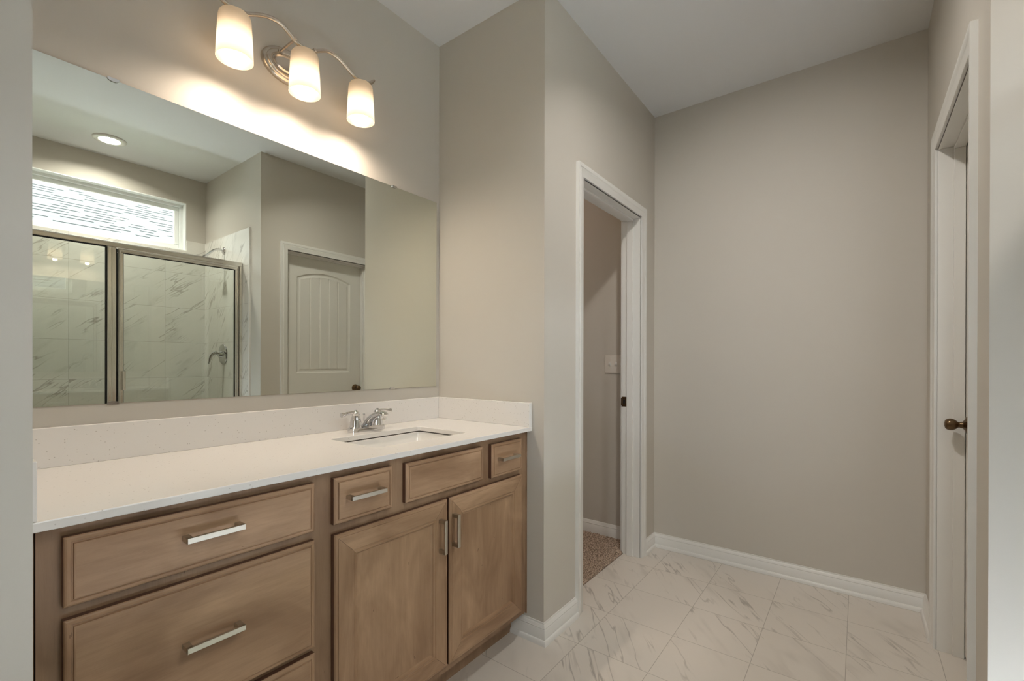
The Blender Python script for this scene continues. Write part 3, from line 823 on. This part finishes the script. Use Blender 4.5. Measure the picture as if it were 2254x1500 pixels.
for s in (-1, 0, 1):
    x = LX+s*SP
    b = nb(); lathe(b, [(0, -.004), (.010, -.005), (.012, -.009), (.019, -.011), (.020, -.016), (.019, -.062), (.0165, -.078), (0, -.078)], (x, LY, LZ), 'Z', 26)
    link('socket', b, 'nickel', vl, smooth=True)
    b = nb()
    prof = [(.016, -.0145), (.030, -.0148), (.039, -.0175), (.0435, -.024), (.0455, -.033), (.049, -.095), (.0515, -.154), (.0518, -.1575), (.0510, -.1583)]
    lathe(b, prof, (x, LY, LZ), 'Z', 56)
    sh = link('lamp_shade', b, 'shade', vl, smooth=True); sh['label'] = 'frosted glass shade'
    b = nb(); lathe(b, [(0, -.078), (.013, -.078), (.017, -.088), (.0245, -.099), (.0295, -.113), (.030, -.124), (.027, -.138), (.019, -.1495), (.008, -.155), (0, -.156)], (x, LY, LZ), 'Z', 32)
    bu = link('bulb', b, 'bulb', vl, smooth=True); bu['label'] = 'lit warm bulb'
    bl = bpy.data.lights.new('bulb_light', 'SPOT'); bl.energy = BULB_SPOT; bl.color = (1, .84, .67); bl.spot_size = math.radians(172); bl.spot_blend = 1.0; bl.shadow_soft_size = .016
    bo = bpy.data.objects.new('bulb_light', bl); bo.location = (x, LY, LZ-.1585); C.objects.link(bo)

# ================================================================ SHOWER
SYD = -2.218
se = thing('shower_enclosure', 'satin metal framed glass shower door and fixed panel, seen in the mirror', 'shower door', (.86, SYD, .11))
HZ = 1.945
b = nb(); box(b, .1005, XS-.0125, SYD-.019, SYD+.019, HZ-.034, HZ); box(b, .1005, XS-.0125, SYD-.014, SYD+.022, HZ-.012, HZ-.004)
link('header', b, 'satin', se, bevel=.004)
b = nb(); box(b, .1005, XS-.0145, SYD-.02, SYD+.02, .1105, .135); link('sill_track', b, 'satin', se, bevel=.003)
b = nb(); box(b, .1005, .125, SYD-.017, SYD+.017, .135, HZ-.034); link('wall_jamb', b, 'satin', se, bevel=.003)
b = nb(); box(b, XS-.034, XS-.0125, SYD-.019, SYD+.019, .135, HZ-.034); link('wall_jamb', b, 'satin', se, bevel=.004)
b = nb(); box(b, .790, .814, SYD-.017, SYD+.019, .135, HZ-.034); box(b, .814, .838, SYD-.015, SYD+.013, .135, HZ-.034); link('center_post', b, 'satin', se, bevel=.004)
b = nb(); box(b, .1255, .7895, SYD-.003, SYD+.003, .136, HZ-.0345); fg = link('fixed_glass', b, 'glass', se)
b = nb(); zt = HZ-.034
box(b, .7835, .7895, SYD-.006, SYD+.006, .136, zt); box(b, .1255, .7835, SYD-.006, SYD+.006, zt-.0055, zt)
link('gasket', b, 'black', fg)
DX0, DX1, DZ0, DZ1, fwid = .847, 1.583, .16, HZ-.037, .026
b = nb(); frame_ring(b, DX0, DX1, DZ0, DZ1, fwid, SYD-.010, SYD+.014)
frame_ring(b, DX0+.003, DX1-.003, DZ0+.003, DZ1-.003, .010, SYD-.010, SYD+.019)
dfm = link('shower_door_frame', b, 'satin', se, bevel=.003)
b = nb(); box(b, DX0+fwid-.002, DX1-fwid+.002, SYD-.003, SYD+.003, DZ0+fwid-.002, DZ1-fwid+.002); link('door_glass', b, 'glass', dfm)
b = nb(); frame_ring(b, DX0+fwid, DX1-fwid, DZ0+fwid, DZ1-fwid, .0035, SYD-.005, SYD+.006); link('gasket', b, 'black', dfm)
b = nb(); box(b, .8385, .8465, SYD-.012, SYD-.004, .136, zt-.004); box(b, DX1+.0005, DX1+.0028, SYD-.012, SYD+.01, .136, zt-.004); link('door_seal', b, 'black', dfm)
b = nb(); box(b, .8655, .8835, SYD+.0195, SYD+.034, .975, 1.105); link('pull_handle', b, 'satin', dfm, bevel=.005)

# shower head on its arm
shd = thing('wall_shower', 'chrome shower head and arm on the tiled side wall, seen in the mirror', 'shower head', (XS-.012, -2.544, 2.085))
b = nb(); lathe(b, [(.030, -.0005), (.030, -.004), (.024, -.010), (.012, -.014), (.009, -.015)], (XS-.012, -2.544, 2.085), 'X', 30); link('flange', b, 'chrome', shd, smooth=True)
b = nb(); x_ = XS-.012
tube(b, smooth_path([(x_-.006, -2.544, 2.085), (x_-.035, -2.544, 2.090), (x_-.075, -2.544, 2.078), (x_-.115, -2.544, 2.040), (x_-.135, -2.544, 2.018)], 6), .0088, 16)
link('shower_arm', b, 'chrome', shd, smooth=True)
b = nb(); lathe(b, [(.012, .006), (.0145, 0), (.016, -.018), (.026, -.034), (.040, -.052), (.043, -.062), (.040, -.066), (0, -.064)], (0, 0, 0), 'Z', 32)
bmesh.ops.rotate(b, verts=b.verts[:], matrix=Matrix.Rotation(math.radians(38), 3, 'Y'))
bmesh.ops.translate(b, verts=b.verts[:], vec=(x_-.133, -2.544, 2.020))
link('spray_head', b, 'chrome', shd, smooth=True)
sv = thing('shower_valve', 'round chrome shower valve with a curved lever, seen in the mirror', 'shower valve', (XS-.012, -2.553, 1.228))
b = nb(); lathe(b, [(.084, -.0005), (.084, -.004), (.080, -.009), (.060, -.013), (.036, -.015), (.030, -.017), (.027, -.030), (.022, -.040), (0, -.042)], (x_, -2.553, 1.228), 'X', 44); link('escutcheon', b, 'chrome', sv, smooth=True)
b = nb()
tube(b, smooth_path([(x_-.034, -2.553, 1.236), (x_-.060, -2.555, 1.238), (x_-.082, -2.560, 1.224), (x_-.094, -2.566, 1.196), (x_-.098, -2.570, 1.164), (x_-.104, -2.572, 1.148)], 6),
     [.020-.0003*i if i < 10 else max(.0085, .0215-.00055*i) for i in range(31)], 18)
link('lever', b, 'chrome', sv, smooth=True)

# recessed ceiling light over the shower
rl = thing('recessed_light', 'round white recessed ceiling light above the shower, seen in the mirror', 'ceiling light', (.884, -2.595, ZC))
b = nb(); lathe(b, [(.096, -.0005), (.095, -.004), (.088, -.010), (.072, -.013), (.062, -.010), (.060, -.006), (.060, -.0005)], (.884, -2.595, ZC), 'Z', 48); link('trim_ring', b, 'trim', rl, smooth=True)
b = nb(); lathe(b, [(.0598, -.0006), (.0598, -.0065), (.040, -.0085), (0, -.009)], (.884, -2.595, ZC), 'Z', 40); link('lens', b, 'can_lens', rl, smooth=True)

def disc_lamp(name, loc, energy, spread, rot=(0, 0, 0)):
    l = bpy.data.lights.new(name, 'AREA'); l.shape = 'DISK'; l.size = .112; l.energy = energy; l.color = (1, .95, .88); l.spread = math.radians(spread)
    o = bpy.data.objects.new(name, l); o.location = loc; o.rotation_euler = rot; C.objects.link(o)
disc_lamp('shower_downlight', (.884, -2.595, ZC-.0095), SHOWER, 150)

# hall: switch plate and an unseen lamp added to light the hall
ls = thing('light_switch', 'beige double toggle switch plate on the wall beyond the doorway', 'light switch', (XH, -.366, 1.163))
b = nb(); box(b, XH-.006, XH-.0003, -.424, -.308, 1.104, 1.222); link('switch_plate', b, 'plastic', ls, bevel=.003)
for y in (-.389, -.343):
    b = nb(); box(b, XH-.0068, XH-.0055, y-.006, y+.006, 1.150, 1.176)
    vs = b.verts[:]
    box(b, XH-.017, XH-.006, y-.0045, y+.0045, 1.161, 1.172)
    link('toggle', b, 'trim', ls, bevel=.001)
    for z in (1.133, 1.193):
        b = nb(); lathe(b, [(0, -.0075), (.0028, -.0072), (.0032, -.0058)], (XH, y, z), 'X', 12); link('screw', b, 'plastic', ls, smooth=True)
hl = thing('hall_fill_light', 'unseen fill lamp added in the hall beyond the doorway', 'ceiling light', (2.3, .7, ZC))
b = nb(); lathe(b, [(.17, -.0005), (.17, -.03), (.15, -.035)], (2.3, .7, ZC), 'Z', 40); link('lamp_rim', b, 'nickel', hl, smooth=True)
b = nb(); lathe(b, [(.165, -.03), (.14, -.06), (.08, -.085), (0, -.092)], (2.3, .7, ZC), 'Z', 40); link('diffuser', b, 'hall_fill_lens', hl, smooth=True)

# fill lamp added in the ceiling to brighten floor and end wall, out of frame
x, y = 1.42, -1.27
dl_ = thing('recessed_light', 'unseen fill lamp added above the walkway, outside the frame', 'ceiling light', (x, y, ZC))
b = nb(); lathe(b, [(.096, -.0005), (.095, -.004), (.088, -.010), (.072, -.013), (.062, -.010), (.060, -.006), (.060, -.0005)], (x, y, ZC), 'Z', 48); link('trim_ring', b, 'trim', dl_, smooth=True)
b = nb(); lathe(b, [(.0598, -.0006), (.0598, -.0065), (.040, -.0085), (0, -.009)], (x, y, ZC), 'Z', 40); link('lens', b, 'can_lens', dl_, smooth=True)
disc_lamp('fill_lamp', (x, y, ZC-.0105), SPOT, 112, (0, math.radians(-34), 0))
